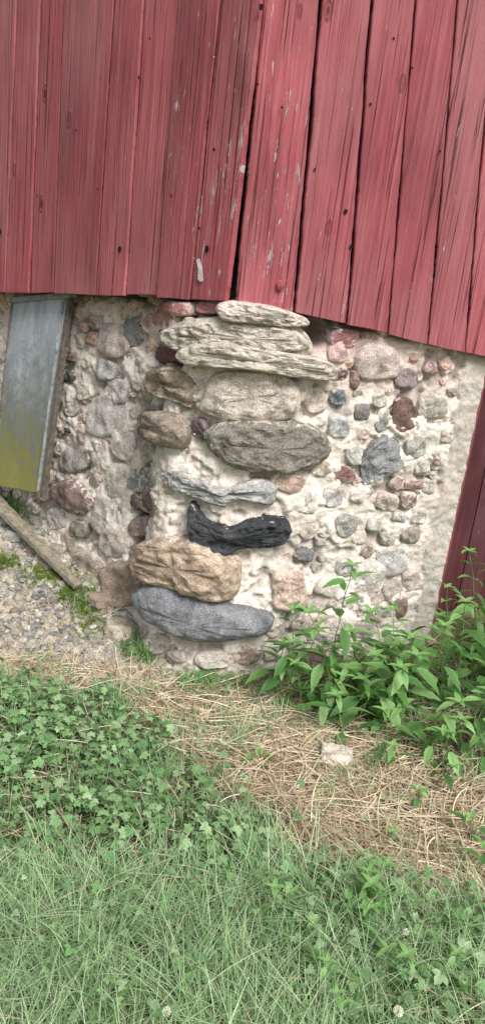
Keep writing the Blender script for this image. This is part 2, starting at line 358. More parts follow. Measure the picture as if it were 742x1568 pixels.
polyp([(415,876),(440,874),(464,876),(469,905),(467,934),(440,936),(417,932),(415,905)],.026,(.52,.40,.33),pw=6,smear=.2,n0=.004)
polyp([(553,712),(557,695),(570,676),(600,667),(619,688),(619,714),(596,730),(560,744),(555,726)],.045,(.255,.255,.26),facet=4,smear=-1.)
fills=[(.55,.49,.42),(.57,.47,.40),(.44,.41,.37),(.50,.44,.36),(.38,.30,.26),(.60,.54,.46),(.51,.45,.39)]
def far(s,z,rr):
    for (a,b,c,_) in placed:
        if (a-s)**2+(b-z)**2<(c+rr)**2: return False
    return True
pa=upx(360,840);pb=upx(420,940)
def infill(n,smin,smax,r0,r1,zmax=1.5,keep=None):
    for _ in range(n):
        s=random.uniform(smin,smax); z=random.uniform(0,zmax); rr=random.uniform(r0,r1)
        if smax<2 and s>s_jamb(z)-rr-.01: continue
        if pa[0]-.02<s<pb[0]+.02 and pb[1]<z<pa[1]: continue
        if abs(s-.0)<.22 and z>.35 and random.random()<.85: continue
        if (s-hole[0])**2+(z-hole[1])**2<.006: continue
        if not far(s,z,rr*.96): continue
        P=[(s+rr*math.cos(t)*random.uniform(.7,1.25)*1.1,z+rr*math.sin(t)*random.uniform(.65,1.15)) for t in np.linspace(0,6.283,8)[:-1]]
        c=random.choice(fills); f=random.uniform(.82,1.1)
        if z>1.25: c=(c[0]*1.02,c[1]*.78,c[2]*.74)
        stone(catmull(P,22),.005+rr*.28,(c[0]*f,c[1]*f,c[2]*f),n0=-.004,facet=2,smear=random.uniform(-.2,.7),mic=.004)
infill(900,-1.9,eT[0],.034,.055); infill(1100,-1.9,eT[0],.020,.034); infill(200,-1.6,eT[0],.013,.02)
infill(300,-5.5,-1.9,.06,.11); infill(200,2.2,5.3,.06,.11)
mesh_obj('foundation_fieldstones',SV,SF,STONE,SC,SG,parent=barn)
# capstone slabs
VV=(LV,LF,LC,LG)
kw=dict(VV=VV,pw=10,rough=.16,coln=.2,jam=.09,prof=.4,mic=.008,n0=.0)
polyp([(250,515),(270,496),(300,487),(340,484),(400,487),(456,498),(476,525),(470,550),(380,552),(295,545),(256,530)],.06,(.62,.55,.48),n=120,**kw)
polyp([(336,466),(352,460),(395,463),(430,472),(464,485),(465,499),(425,501),(390,496),(345,492),(334,478)],.095,(.64,.56,.50),n=120,**kw)
polyp([(272,546),(288,528),(340,520),(420,534),(485,545),(510,560),(510,581),(450,578),(400,569),(350,563),(290,561)],.090,(.60,.54,.46),n=120,**kw)
polyp([(290,498),(330,490),(400,496),(452,504),(468,534),(400,540),(320,534),(300,515)],.078,(.66,.59,.51),n=120,**kw)
mesh_obj('capstone_slabs',LV,LF,SLAB,LC,parent=barn)
# ---- siding
CS=np.array([-.133,2.8]); dL=np.array([-1,.70]); dL/=np.linalg.norm(dL); dR=np.array([1,.33]); dR/=np.linalg.norm(dR)
nL=np.array([-dL[1],dL[0]]); nL=nL if nL[1]<0 else -nL; nR=np.array([dR[1],-dR[0]])
def psp(px,py,d):
    q=ray(px,py); k=q.x/q.y; s=(k*CS[1]-CS[0])/(d[0]-k*d[1]); y=CS[1]+s*d[1]
    return (s,CZ+q.z/q.y*y)
TOP=4.6
def siding(name,edges,d,nn,extra,peels):
    V=[];Fc=[];C=[];GV=[]
    L=[]
    for (bx,by,tx,ty) in edges:
        b=psp(bx,by,d); t=psp(tx,ty,d); m=(t[0]-b[0])/(t[1]-b[1]); L.append((b[0],b[1],m))
    L.sort()
    s,z,m=L[-1]
    while s<extra: s+=random.uniform(.13,.19); m*=.8; L.append((s,z,m))
    for i in range(len(L)-1):
        (sa,za,ma),(sb,zb,mb)=L[i],L[i+1]
        gap=random.choice([.0015,.003,.0045,.006])
        off=random.uniform(-.006,.006); tint=random.uniform(.86,1.12); rnd=random.random()*100; pe=peels[i] if i<len(peels) else .1
        zdrop=random.uniform(-.008,.008); rows=110; base=len(V)
        sd=random.random()*99
        for j in range(rows+1):
            t=j/rows; t=t**1.6
            zz_a=za+zdrop+(TOP-za)*t; zz_b=zb+zdrop+(TOP-zb)*t
            wa=.004*noise.noise(Vector((sd,zz_a*5,0)))+.0026*noise.noise(Vector((sd,zz_a*35,0))); wb=.004*noise.noise(Vector((sd+9,zz_b*5,0)))+.0026*noise.noise(Vector((sd+9,zz_b*35,0)))
            A=sa+ma*(zz_a-za)+gap+wa; B=sb+mb*(zz_b-zb)-gap+wb
            cup=.002
            prof=[(0,-.022),(0,-.004),(.003,-.001),(.5,cup),(-.003,-.001),(1,-.004),(1,-.022)]
            for k,(u,n) in enumerate(prof):
                if k==2: ss=A+.003; f=0
                elif k==4: ss=B-.003; f=1
                else: ss=A+(B-A)*u; f=u
                zz=zz_a+(zz_b-zz_a)*f
                if j==0: zz+=.009*noise.noise(Vector((ss*60,sd,0)))
                q=CS+d*ss+nn*(n+off)
                V.append((q[0],q[1],zz)); C.append((tint,pe*(1.0 if zz<2.2 else .7),0)); GV.append((ss+rnd,zz+rnd*.37,rnd))
        for j in range(rows):
            for k in range(6):
                a=base+j*7+k; Fc.append((a,a+1,a+8,a+7))
        Fc.append(tuple(base+k for k in range(7)))
    return mesh_obj(name,V,Fc,PAINT,C,GV,smooth=False,parent=barn)
Ledges=[(346,459,399,0),(291,456,338,0),(239,452,272,0),(192,450,220,0),(147,449,175,0),(82,447,97,0),(45,446,62,0),(8,445,26,0),(-50,443,-38,0)]
Redges=[(360,458,404,0),(451,478,492,0),(530,495,568,0),(594,509,636,0),(655,524,700,0),(712,539,757,0),(775,552,822,0)]
siding('left_wall_siding',Ledges,dL,nL,5.6,[1,.75,.35,.25,.2,.2,.1,.1])
siding('right_wall_siding',Redges,dR,nR,5.6,[.9,.5,.4,.4,.5,.4])
DARK=N('dark_interior'); dcn=DARK.n('ShaderNodeRGB'); dcn.outputs[0].default_value=(.012,.01,.01,1); DARK.bsdf(dcn.outputs[0],1.); DARK=DARK.m
def P3(d,nn,s,z,n): q=CS+d*s+nn*n; return (q[0],q[1],z)
zb=1.56
v=[P3(dL,nL,5.6,zb,-.035),P3(dL,nL,-.0,zb,-.06),P3(dR,nR,5.6,zb,-.035),P3(dR,nR,5.6,TOP,-.035),P3(dL,nL,0,TOP,-.06),P3(dL,nL,5.6,TOP,-.035)]
mesh_obj('siding_backing',v,[(0,1,4,5),(1,2,3,4)],DARK,smooth=False,parent=barn)
A=CS+dL*5.6;B=CS+dR*5.6; Cc=A+dR*5.6
v=[(*A,0),(*Cc,0),(*B,0),(*A,TOP),(*Cc,TOP),(*B,TOP)]
cA=[(1,.1,0)]*6; g=[(a[0]*.7+a[1]*.7,a[2],3) for a in v]
mesh_obj('rear_walls',v,[(0,1,4,3),(1,2,5,4)],PAINT,cA,g,smooth=False,parent=barn)
ctr=(A+B+Cc+CS)/4
ro=[ctr+(q-ctr)*1.04 for q in (CS,B,Cc,A)]
v=[(*q,TOP-.02) for q in ro]+[(*((ro[0]+ro[1])/2),TOP+1.8),(*((ro[2]+ro[3])/2),TOP+1.8)]
mesh_obj('roof',v,[(0,4,5,3),(1,2,5,4),(0,1,4),(2,3,5),(0,3,2,1)],CONC,[(.2,.2,.2)]*6,smooth=False,parent=barn)
def disc(d,nn,px,py,rad,n,col,parts):
    s,z=psp(px,py,d); b=len(parts[0]); m=8
    for k in range(m): parts[0].append(P3(d,nn,s+rad*math.cos(k*.785)*random.uniform(.8,1.2),z+rad*1.3*math.sin(k*.785)*random.uniform(.8,1.2),.0095)); parts[2].append(col)
    parts[0].append(P3(d,nn,s,z,n)); parts[2].append(col)
    for k in range(m): parts[1].append((b+k,b+(k+1)%m,b+m))
kp=([],[],[])
for px,py,rd in [(319,382,.010),(186,382,.009),(3,355,.009),(527,324,.007),(535,378,.006),(307,350,.005),(671,232,.004),(628,105,.004),(398,12,.008),(393,130,.004),(600,60,.004),(430,165,.004),(565,160,.004),(480,260,.004),(120,200,.004),(215,120,.005),(232,60,.004),(60,300,.004),(265,300,.004),(330,230,.005),(152,290,.004)]:
    dd,n_=(dL,nL) if px<355 else (dR,nR); disc(dd,n_,px,py,rd,.0096,(.02,.008,.008),kp)
mesh_obj('knot_holes',kp[0],kp[1],CONC,kp[2],parent=barn)
kp=([],[],[]); disc(dR,nR,428,436,.016,.022,(.30,.08,.08),kp)
mesh_obj('bolt_head',kp[0],kp[1],CONC,kp[2],parent=barn)
kp=([],[],[])
for (x,y) in ((303,398),(308,396),(312,408),(314,430),(309,432),(305,428),(306,412)):
    s,z=psp(x,y,dL); kp[0].append(P3(dL,nL,s,z,.0092)); kp[2].append((.62,.57,.56))
mesh_obj('primer_chip',kp[0],[(0,1,2,3,4,5,6)],CONC,kp[2],smooth=False,parent=barn)
# red plank door
V=[];Fc=[];C=[];GV=[]
def board(sa0,sa1,sb0,sb1,z0,z1,n,th,tint):
    b=len(V); rnd=random.random()*50
    for (s,z) in ((sa0,z0),(sb0,z0),(sb1,z1),(sa1,z1)):
        for q in (n,n-th): V.append(cur(s,z,q)); C.append((tint,.1,0)); GV.append((s+rnd,z+rnd,rnd))
    Fc.extend([(b,b+2,b+4,b+6),(b+1,b+7,b+5,b+3),(b,b+6,b+7,b+1),(b+2,b+3,b+5,b+4),(b,b+1,b+3,b+2),(b+6,b+4,b+5,b+7)])
z0,z1=0,1.5
se0,se1=s_end(z0),s_end(z1)
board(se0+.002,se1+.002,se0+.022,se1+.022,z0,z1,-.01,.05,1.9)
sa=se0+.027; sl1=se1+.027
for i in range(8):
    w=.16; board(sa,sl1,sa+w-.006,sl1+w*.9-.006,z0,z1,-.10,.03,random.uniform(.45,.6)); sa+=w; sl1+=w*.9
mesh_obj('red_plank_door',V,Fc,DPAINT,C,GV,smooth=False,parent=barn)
# ---------------- metal hatch door
m=N('galvanized_metal'); g=m.attr('gv').outputs['Vector']
mp=m.n('ShaderNodeMapping'); mp.inputs['Scale'].default_value=(12,1.6,1); m.l(g,mp.inputs[0]); a=m.noise(mp.outputs[0],1.5,7,.65,.4); b=m.noise(g,12,8,.8,.6); e=m.noise(g,70,5,.7)
col=m.ramp(a,[(.3,(.27,.295,.33)),(.5,(.38,.41,.45)),(.7,(.54,.57,.61))])
col=m.mix(1,col,m.ramp(e,[(.3,.8),(.7,1.1)]),'MULTIPLY')
sx=m.n('ShaderNodeSeparateXYZ'); m.l(g,sx.inputs[0])
gr=m.math('ADD',m.math('MULTIPLY',sx.outputs[1],-1.0),m.math('MULTIPLY',b,1.3)); gr=m.math('ADD',gr,m.math('MULTIPLY',a,.8))
col=m.mix(m.ramp(gr,[(.25,0.),(.58,.7),(.95,.95)]),col,(.16,.16,.125))
gr2=m.math('ADD',gr,m.math('MULTIPLY',sx.outputs[0],-.4))
col=m.mix(m.ramp(gr2,[(.58,0.),(.88,.9)]),col,(.27,.265,.07))
m.bsdf(col,.5,b,.25,.004,.4,.2); METAL=m.m
corn=[(21,459),(110,451),(68,756),(-8,742)]
offs=[.05,.05,.14,.14]
o2=[upxn(q[0],q[1],o) for q,o in zip(corn,offs)]
def hp(u,v,n=0):
    tl,tr,br,bl=o2; s=(tl[0]*(1-u)+tr[0]*u)*v+(bl[0]*(1-u)+br[0]*u)*(1-v); z=(tl[1]*(1-u)+tr[1]*u)*v+(bl[1]*(1-u)+br[1]*u)*(1-v)
    return cur(s,z,.05*v+.14*(1-v)+n)
hd=bpy.data.objects.new('metal_hatch_door',None); collink(hd)
V=[];GV=[];nu,nv=24,50
for j in range(nv+1):
    for i in range(nu+1):
        u,v_=i/nu,j/nv; V.append(hp(u,v_,.008*noise.noise(Vector((u*3,v_*4,1)))+.002*math.sin(u*9))); GV.append((u*.5,v_,0))
I=np.arange(len(V)).reshape(nv+1,nu+1); Fc=np.stack([I[:-1,:-1],I[:-1,1:],I[1:,1:],I[1:,:-1]],-1).reshape(-1,4)
mesh_obj('metal_sheet',V,Fc,METAL,None,GV,parent=hd)
def bar(u0,v0,u1,v1,n0,n1,col,nm):
    V=[];n=14
    for k in range(n+1):
        t=k/n
        for (a,b) in ((0,0),(1,0),(1,1),(0,1)):
            if abs(v1-v0)>abs(u1-u0): u=u0+(u1-u0)*a; v_=v0+(v1-v0)*t
            else: u=u0+(u1-u0)*t; v_=v0+(v1-v0)*a
            V.append(hp(u,v_,n0+(n1-n0)*b+.002*noise.noise(Vector((t*7,a,b)))))
    Fc=[]
    for k in range(n):
        for q in range(4): Fc.append((k*4+q,k*4+(q+1)%4,k*4+4+(q+1)%4,k*4+4+q))
    Fc+= [(3,2,1,0),(4*n,4*n+1,4*n+2,4*n+3)]
    mesh_obj(nm,V,Fc,WOODM,[col]*len(V),smooth=False,parent=hd)
bar(.965,-.02,1.01,1,-.014,.012,(.15,.13,.11),'wooden_stile'); bar(-.03,0,.0,1,-.02,.006,(.2,.18,.16),'wooden_stile_rear'); bar(-.03,.985,1.02,1.01,-.02,.016,(.40,.41,.42),'top_rail')
bar(.88,0.01,.905,.99,-.01,.010,(.38,.40,.41),'metal_fold')
# ---------------- ground
ax=np.concatenate([-np.geomspace(300,2.3,28),np.arange(-2.2,2.2,.03),np.geomspace(2.3,300,28)])
ay=np.concatenate([-np.geomspace(300,.3,28),np.arange(-.2,4.6,.03),np.geomspace(4.7,300,28)])
X,Y=np.meshgrid(ax,ay); Z=hgt(X,Y)
gravel_poly=G([(-160,745),(-60,752),(60,765),(140,870),(215,960),(300,1010),(420,1052),(330,1075),(230,1066),(120,1045),(-20,1030),(-160,1020)])
straw_poly=G([(170,1050),(330,1060),(440,1060),(520,1100),(640,1190),(742,1215),(860,1235),(860,1440),(742,1420),(650,1390),(540,1320),(430,1260),(330,1200),(230,1150)])
weed_poly=G([(425,1045),(520,1020),(640,985),(700,955),(860,930),(900,1240),(742,1200),(640,1170),(520,1110),(450,1085)])
cover_poly=G([(-260,1042),(-20,1050),(120,1070),(200,1090),(260,1160),(330,1215),(430,1300),(450,1400),(300,1420),(-300,1400)])
Xf,Yf=X.ravel(),Y.ravel()
C=np.tile(np.array([.14,.13,.07]),(len(Xf),1))
C[inpoly(Xf,Yf,gravel_poly)]=(.36,.32,.26); C[inpoly(Xf,Yf,straw_poly)]=(.36,.27,.17)
farm=(abs(Xf)>4)|(Yf<-1.5)|(Yf>7); C[farm]=(.11,.16,.05)
Zf=Z.ravel()+rng.normal(0,.002,len(Xf))
I=np.arange(len(Xf)).reshape(X.shape); Fc=np.stack([I[:-1,:-1],I[:-1,1:],I[1:,1:],I[1:,:-1]],-1).reshape(-1,4)
mesh_obj('ground',np.stack([Xf,Yf,Zf],1),Fc,GROUNDM,C)
# ---------------- instancing tools
def wall_y(x): return np.interp(x,pts[:,0],pts[:,1])
def sample(n,poly=None,box=None,front=.03):
    if poly is not None:
        a=np.array(poly); box=(a[:,0].min(),a[:,0].max(),a[:,1].min(),a[:,1].max())
    out=[]; tot=0
    while tot<n:
        x=rng.uniform(box[0],box[1],n*2); y=rng.uniform(box[2],box[3],n*2)
        k=y<wall_y(x)-front
        if poly is not None: k&=inpoly(x,y,poly)
        q=np.stack([x[k],y[k]],1); out.append(q); tot+=len(q)
        if len(out)>30: break
    return np.concatenate(out)[:n]
def rotm(yaw,pitch,roll):
    cy,sy,cp,sp,cr,sr=np.cos(yaw),np.sin(yaw),np.cos(pitch),np.sin(pitch),np.cos(roll),np.sin(roll)
    o=np.zeros_like(yaw); e=np.ones_like(yaw)
    Rz=np.stack([cy,-sy,o,sy,cy,o,o,o,e],-1).reshape(-1,3,3); Rx=np.stack([e,o,o,o,cp,-sp,o,sp,cp],-1).reshape(-1,3,3); Ry=np.stack([cr,o,sr,o,e,o,-sr,o,cr],-1).reshape(-1,3,3)
    return Rz@Rx@Ry
def inst(T,Tf,R,sc_,loc,col,colvar=None):
    n=len(loc); V=np.einsum('nij,vj->nvi',R,T)*sc_[:,None,None] if sc_.ndim==1 else np.einsum('nij,nvj->nvi',R,T[None]*sc_[:,None,:])
    V=V+loc[:,None,:]; Fc=(Tf[None]+(np.arange(n)*len(T))[:,None,None]).reshape(-1,Tf.shape[1])
    C=np.repeat(col,len(T),0)
    if colvar is not None: C=C*np.tile(colvar,n)[:,None]
    return V.reshape(-1,3),Fc,C
def merge(parts):
    V=[];Fc=[];C=[];b=0
    for v,f,c in parts: V.append(v);Fc.append(f+b);C.append(c);b+=len(v)
    return np.concatenate(V),np.concatenate(Fc),np.concatenate(C)
def leafT(rows=6,w=.27,fold=.12,droop=.25,serr=.0,pk=.75):
    V=[];cv=[]
    for i in range(rows+1):
        t=i/rows; ww=w*math.sin(math.pi*min(1,t**pk))**.9*(1+ (serr if i%2 else -serr)) if 0<t<1 else .012
        z=-droop*t*t
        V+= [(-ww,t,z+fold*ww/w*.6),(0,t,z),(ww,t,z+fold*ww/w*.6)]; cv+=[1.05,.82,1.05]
    Fc=[]
    for i in range(rows):
        for k in (0,1): a=i*3+k; Fc.append((a,a+1,a+4,a+3))
    return np.array(V),np.array(Fc),np.array(cv)
def tubes(segs,col):
    V=[];Fc=[]
    for p0,p1,r0,r1 in segs:
        p0=Vector(p0);p1=Vector(p1); d=(p1-p0).normalized(); a=d.orthogonal().normalized(); b=d.cross(a); o=len(V)
        for q,rr in ((p0,r0),(p1,r1)):
            for k in range(4): V.append(q+a*rr*math.cos(k*1.5708)+b*rr*math.sin(k*1.5708))
        for k in range(4): Fc.append((o+k,o+(k+1)%4,o+4+(k+1)%4,o+4+k))
    V=np.array([tuple(v) for v in V]); return V,np.array(Fc),np.tile(np.array(col),(len(V),1))
# gravel
t=(1+5**.5)/2
ico=np.array([(-1,t,0),(1,t,0),(-1,-t,0),(1,-t,0),(0,-1,t),(0,1,t),(0,-1,-t),(0,1,-t),(t,0,-1),(t,0,1),(-t,0,-1),(-t,0,1)])/1.9
icf=np.array([(0,11,5),(0,5,1),(0,1,7),(0,7,10),(0,10,11),(1,5,9),(5,11,4),(11,10,2),(10,7,6),(7,1,8),(3,9,4),(3,4,2),(3,2,6),(3,6,8),(3,8,9),(4,9,5),(2,4,11),(6,2,10),(8,6,7),(9,8,1)])
parts=[]
for v in range(4):
    n=3800; xy=sample(n,gravel_poly,front=.01)
    if v==3: xy=sample(700,straw_poly)
    n=len(xy); Tq=ico*rng.uniform(.7,1.25,(12,1)); s=.006+.018*rng.random(n)**2.4; sc3=np.stack([s*rng.uniform(.8,1.4,n),s,s*rng.uniform(.5,.8,n)],1)
    loc=np.stack([xy[:,0],xy[:,1],hgt(xy[:,0],xy[:,1])+s*.3],1)
    pal=np.array([(.46,.42,.35),(.36,.35,.31),(.54,.49,.43),(.40,.33,.25),(.25,.24,.23),(.44,.41,.32)])[rng.integers(0,6,n)]*rng.uniform(.65,1.1,(n,1))
    parts.append(inst(Tq,icf,rotm(rng.uniform(0,6.3,n),rng.uniform(-.4,.4,n),rng.uniform(-.4,.4,n)),sc3,loc,pal))
V,Fc,C=merge(parts); mesh_obj('gravel',V,Fc,GRAVELM,C,smooth=False)
def rock(px,py,s,col,nm='rock',sq=.6):
    x,y=gpx(px,py); import bmesh
    me=bpy.data.meshes.new(nm); bm=bmesh.new(); bmesh.ops.create_icosphere(bm,subdivisions=4,radius=1)
    sd=Vector((px,py,0))
    for v in bm.verts:
        n=1+.35*fr(v.co*1.1+sd,1,2,3); v.co=v.co*n
        v.co.x=max(-.75,min(.8,v.co.x+.15*v.co.z)); v.co.z=min(.6,v.co.z-.2*v.co.y); v.co.y=max(-.8,v.co.y)
        v.co+=v.co*.06*fr(v.co*6+sd,.8,2,3)
        v.co=Vector((v.co.x*s,v.co.y*s*.75,v.co.z*s*sq))
    bm.to_mesh(me); bm.free(); a=me.color_attributes.new('Col','FLOAT_COLOR','POINT')
    a.data.foreach_set('color',[*(list(col)+[1])]*len(me.vertices)); me.polygons.foreach_set('use_smooth',[True]*len(me.polygons))
    me.materials.append(STONE); o=bpy.data.objects.new(nm,me); o.location=(x,y,hz(x,y)+s*sq*.45); o.rotation_euler[2]=px; collink(o)
rock(512,1175,.070,(.62,.54,.46),sq=.9); rock(486,1125,.042,(.6,.55,.5),sq=.9); rock(185,972,.085,(.42,.37,.29)); rock(240,1022,.05,(.36,.32,.25)); rock(345,1078,.036,(.55,.52,.47)); rock(290,1055,.034,(.42,.39,.35)); rock(250,1042,.03,(.3,.28,.26)); rock(100,1048,.04,(.28,.22,.13)); rock(462,1066,.035,(.34,.24,.2))
rock(25,825,.07,(.34,.34,.31)); rock(60,800,.06,(.24,.22,.2)); rock(88,845,.055,(.36,.32,.26)); rock(150,925,.07,(.36,.28,.22)); rock(8,800,.06,(.3,.29,.27)); rock(40,860,.035,(.4,.38,.33))
# wooden plank
pa=gpx(-10,790); pb=gpx(122,905)
A3=Vector((pa[0],pa[1]-.02,hz(pa[0],pa[1])+.10)); B3=Vector((pb[0],pb[1]-.03,hz(pb[0],pb[1])+.035))
ax_=(B3-A3).normalized(); wd_=Vector((ax_.y,-ax_.x,0)).normalized(); up_=wd_.cross(ax_).normalized(); up_=up_ if up_.z>0 else -up_
V=[];Fc=[];n=30
for k in range(n+1):
    t=k/n; c=A3+(B3-A3)*t
    for (a,b) in ((-1,-1),(-1,1),(-.3,1.15),(.35,.9),(1,1),(1,-1)):
        w=.040*(1-.45*t)+.006*noise.noise(Vector((t*11,a,b))); V.append(tuple(c+wd_*a*w+up_*(b*.010+.004*noise.noise(Vector((t*15,a*3,b))))))
for k in range(n):
    for q in range(6): Fc.append((k*6+q,k*6+(q+1)%6,k*6+6+(q+1)%6,k*6+6+q))
Fc+=[(5,4,3,2,1,0),tuple(6*n+i for i in range(6))]
mesh_obj('wooden_plank',V,Fc,WOODM,[(.27,.24,.18)]*len(V),smooth=False)
def ribbons(xy,Lh,wd,lift,col,bend=.3):
    n=len(xy); yaw=rng.uniform(0,6.283,n)
    m=6; t=np.linspace(0,1,m); d=np.stack([np.cos(yaw),np.sin(yaw)],1); sd=np.stack([-d[:,1],d[:,0]],1)
    b=rng.normal(0,bend,n); el=rng.uniform(-.04,.25,n)
    P=np.zeros((n,m,2,3))
    for j,tt in enumerate(t):
        c=xy+d*(Lh*tt)[:,None]+sd*(Lh*b*tt*(1-tt))[:,None]
        yy=np.minimum(c[:,1],wall_y(c[:,0])-.02)
        z=hgt(c[:,0],yy)+lift+Lh*el*tt-Lh*abs(el)*.7*tt*tt
        for k,sg in enumerate((-1,1)):
            P[:,j,k,0]=c[:,0]+sd[:,0]*wd*sg; P[:,j,k,1]=yy+sd[:,1]*wd*sg; P[:,j,k,2]=z+sg*wd*.5
    V=P.reshape(-1,3); idx=np.arange(n*m*2).reshape(n,m,2)
    Fc=np.stack([idx[:,:-1,0],idx[:,:-1,1],idx[:,1:,1],idx[:,1:,0]],-1).reshape(-1,4)
    return V,Fc,np.repeat(col,m*2,0)
def scol(n):
    return np.array([(.62,.50,.34),(.70,.59,.44),(.50,.39,.26),(.76,.68,.54),(.36,.27,.18)])[rng.integers(0,5,n)]*rng.uniform(.8,1.15,(n,1))
parts=[]
n=9500; parts.append(ribbons(sample(n,straw_poly),rng.uniform(.05,.24,n),rng.uniform(.0007,.0017,n),rng.uniform(.002,.05,n),scol(n)))
n=700; parts.append(ribbons(sample(n,gravel_poly),rng.uniform(.04,.14,n),rng.uniform(.0006,.0014,n),rng.uniform(.006,.02,n),scol(n)))
n=2600; strip=G([(-60,1005),(120,1018),(260,1045),(460,1056),(480,1100),(240,1095),(60,1070),(-60,1055)]); parts.append(ribbons(sample(n,strip),rng.uniform(.05,.18,n),rng.uniform(.0007,.0015,n),rng.uniform(.004,.03,n),scol(n)))
n=3600; parts.append(ribbons(sample(n,box=(-1.3,1.5,.7,2.6)),rng.uniform(.06,.2,n),rng.uniform(.0007,.0015,n),rng.uniform(.004,.08,n),scol(n)*.85))
n=1500; parts.append(ribbons(sample(n,weed_poly),rng.uniform(.06,.2,n),rng.uniform(.0007,.0015,n),rng.uniform(.004,.05,n),scol(n)*.85))
V,Fc,C=merge(parts); mesh_obj('straw_litter',V,Fc,STRAWM,C)
def blades(xy,Hh,wd,col,lean=.5):
    n=len(xy); m=6; yaw=rng.uniform(0,6.283,n); d=np.stack([np.cos(yaw),np.sin(yaw)],1); fa=yaw+rng.uniform(.8,2.3,n); sd=np.stack([np.cos(fa),np.sin(fa)],1)
    b=abs(rng.normal(lean,.3,n)); P=np.zeros((n,m,2,3)); z0=hgt(xy[:,0],xy[:,1])
    cc=np.zeros((n,m,2,3))
    for j,tt in enumerate(np.linspace(0,1,m)):
        c=xy+d*(Hh*b*(tt*.35+tt**2*.65))[:,None]; z=z0+Hh*(tt-.38*np.minimum(b,1.3)*tt*tt)
        w=wd*(1-tt**2.2)+.0001
        for k,sg in enumerate((-1,1)):
            P[:,j,k,0]=c[:,0]+sd[:,0]*w*sg;P[:,j,k,1]=c[:,1]+sd[:,1]*w*sg;P[:,j,k,2]=z
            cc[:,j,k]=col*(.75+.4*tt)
    idx=np.arange(n*m*2).reshape(n,m,2); Fc=np.stack([idx[:,:-1,0],idx[:,:-1,1],idx[:,1:,1],idx[:,1:,0]],-1).reshape(-1,4)
    return P.reshape(-1,3),Fc,cc.reshape(-1,3)
def gcol(n,k=1.):
    return np.array([(.27,.41,.20),(.34,.47,.27),(.22,.36,.16),(.44,.53,.34)])[rng.integers(0,4,n)]*rng.uniform(.8,1.2,(n,1))*k
grass_poly=G([(-350,1350),(300,1365),(440,1340),(520,1380),(640,1420),(860,1430),(1000,1700),(400,1900),(-400,1900)])
parts=[]
def clumped(n,poly,k=500,sd=.03):
    c=sample(k,poly); i=rng.integers(0,k,n); q=c[i]+rng.normal(0,sd,(n,2)); q[:,1]=np.minimum(q[:,1],wall_y(q[:,0])-.03); return q
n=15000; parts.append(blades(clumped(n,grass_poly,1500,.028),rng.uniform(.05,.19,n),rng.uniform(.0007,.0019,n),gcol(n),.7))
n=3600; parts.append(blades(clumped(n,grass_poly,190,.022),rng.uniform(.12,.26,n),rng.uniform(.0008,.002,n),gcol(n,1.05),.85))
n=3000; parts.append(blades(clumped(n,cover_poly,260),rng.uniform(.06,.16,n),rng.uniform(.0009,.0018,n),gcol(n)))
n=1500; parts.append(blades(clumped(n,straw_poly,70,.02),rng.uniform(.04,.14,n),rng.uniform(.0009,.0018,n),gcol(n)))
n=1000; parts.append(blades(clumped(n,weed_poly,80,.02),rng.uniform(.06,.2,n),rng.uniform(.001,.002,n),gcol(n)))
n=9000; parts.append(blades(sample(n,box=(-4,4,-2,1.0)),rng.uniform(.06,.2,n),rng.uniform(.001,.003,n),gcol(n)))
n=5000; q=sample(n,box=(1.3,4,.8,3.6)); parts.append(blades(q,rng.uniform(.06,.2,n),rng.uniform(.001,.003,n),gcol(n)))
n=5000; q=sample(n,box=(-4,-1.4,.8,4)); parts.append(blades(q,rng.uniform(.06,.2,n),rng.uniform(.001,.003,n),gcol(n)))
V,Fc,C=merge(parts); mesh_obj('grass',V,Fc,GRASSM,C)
tp=[]
for px,py,k,sd in [(205,995,190,.035),(330,1055,520,.06),(300,1062,260,.05),(30,775,180,.06),(355,1062,180,.05),(280,1120,120,.06),(225,1015,100,.03),(60,1040,120,.08),(130,925,70,.03),(400,1068,120,.05)]:
    x,y=gpx(px,py); q=np.array([x,y])+rng.normal(0,sd,(k,2)); q[:,1]=np.minimum(q[:,1],wall_y(q[:,0])-.04)
    tp.append(blades(q,rng.uniform(.03,.11,k),rng.uniform(.0014,.003,k),gcol(k,.7)*np.array([.75,1,.6]),.7))
V,Fc,C=merge(tp); mesh_obj('wall_foot_weeds',V,Fc,GRASSM,C)
lt,lf,lcv=leafT(5,.33,.16,.22,.1,.9)
def compound(xy,size,zoff,col,k=5,span=1.25):
    n=len(xy); base=np.stack([xy[:,0],xy[:,1],hgt(xy[:,0],xy[:,1])+zoff],1); yaw=rng.uniform(0,6.283,n); pi=rng.normal(.15,.38,n); ro=rng.normal(0,.38,n); R=rotm(yaw,pi,ro); out=[]
    for j in range(k):
        a=(j-(k-1)/2)*span; sc_=1-.22*abs(j-(k-1)/2)/((k-1)/2)
        Ra=rotm(np.full(n,a),np.full(n,.12),np.zeros(n)); RR=R@Ra
        out.append(inst(lt,lf,RR,size*sc_,base,col*rng.uniform(.9,1.1,(n,1)),lcv))
    return out
parts=[]
def lcol(n,k=1.): return np.array([(.20,.35,.15),(.26,.41,.19),(.15,.29,.11),(.32,.46,.25)])[rng.integers(0,4,n)]*rng.uniform(.75,1.2,(n,1))*k
n=4800; parts+=compound(sample(n,cover_poly),rng.uniform(.009,.021,n),rng.uniform(.008,.07,n),lcol(n),3,1.35)
n=2100; parts+=compound(clumped(n,cover_poly,110,.05),rng.uniform(.012,.026,n),rng.uniform(.04,.12,n),lcol(n,1.05),5,.95)
n=1100; parts+=compound(clumped(n,grass_poly,70,.05),rng.uniform(.012,.024,n),rng.uniform(.03,.13,n),lcol(n),3,1.3)
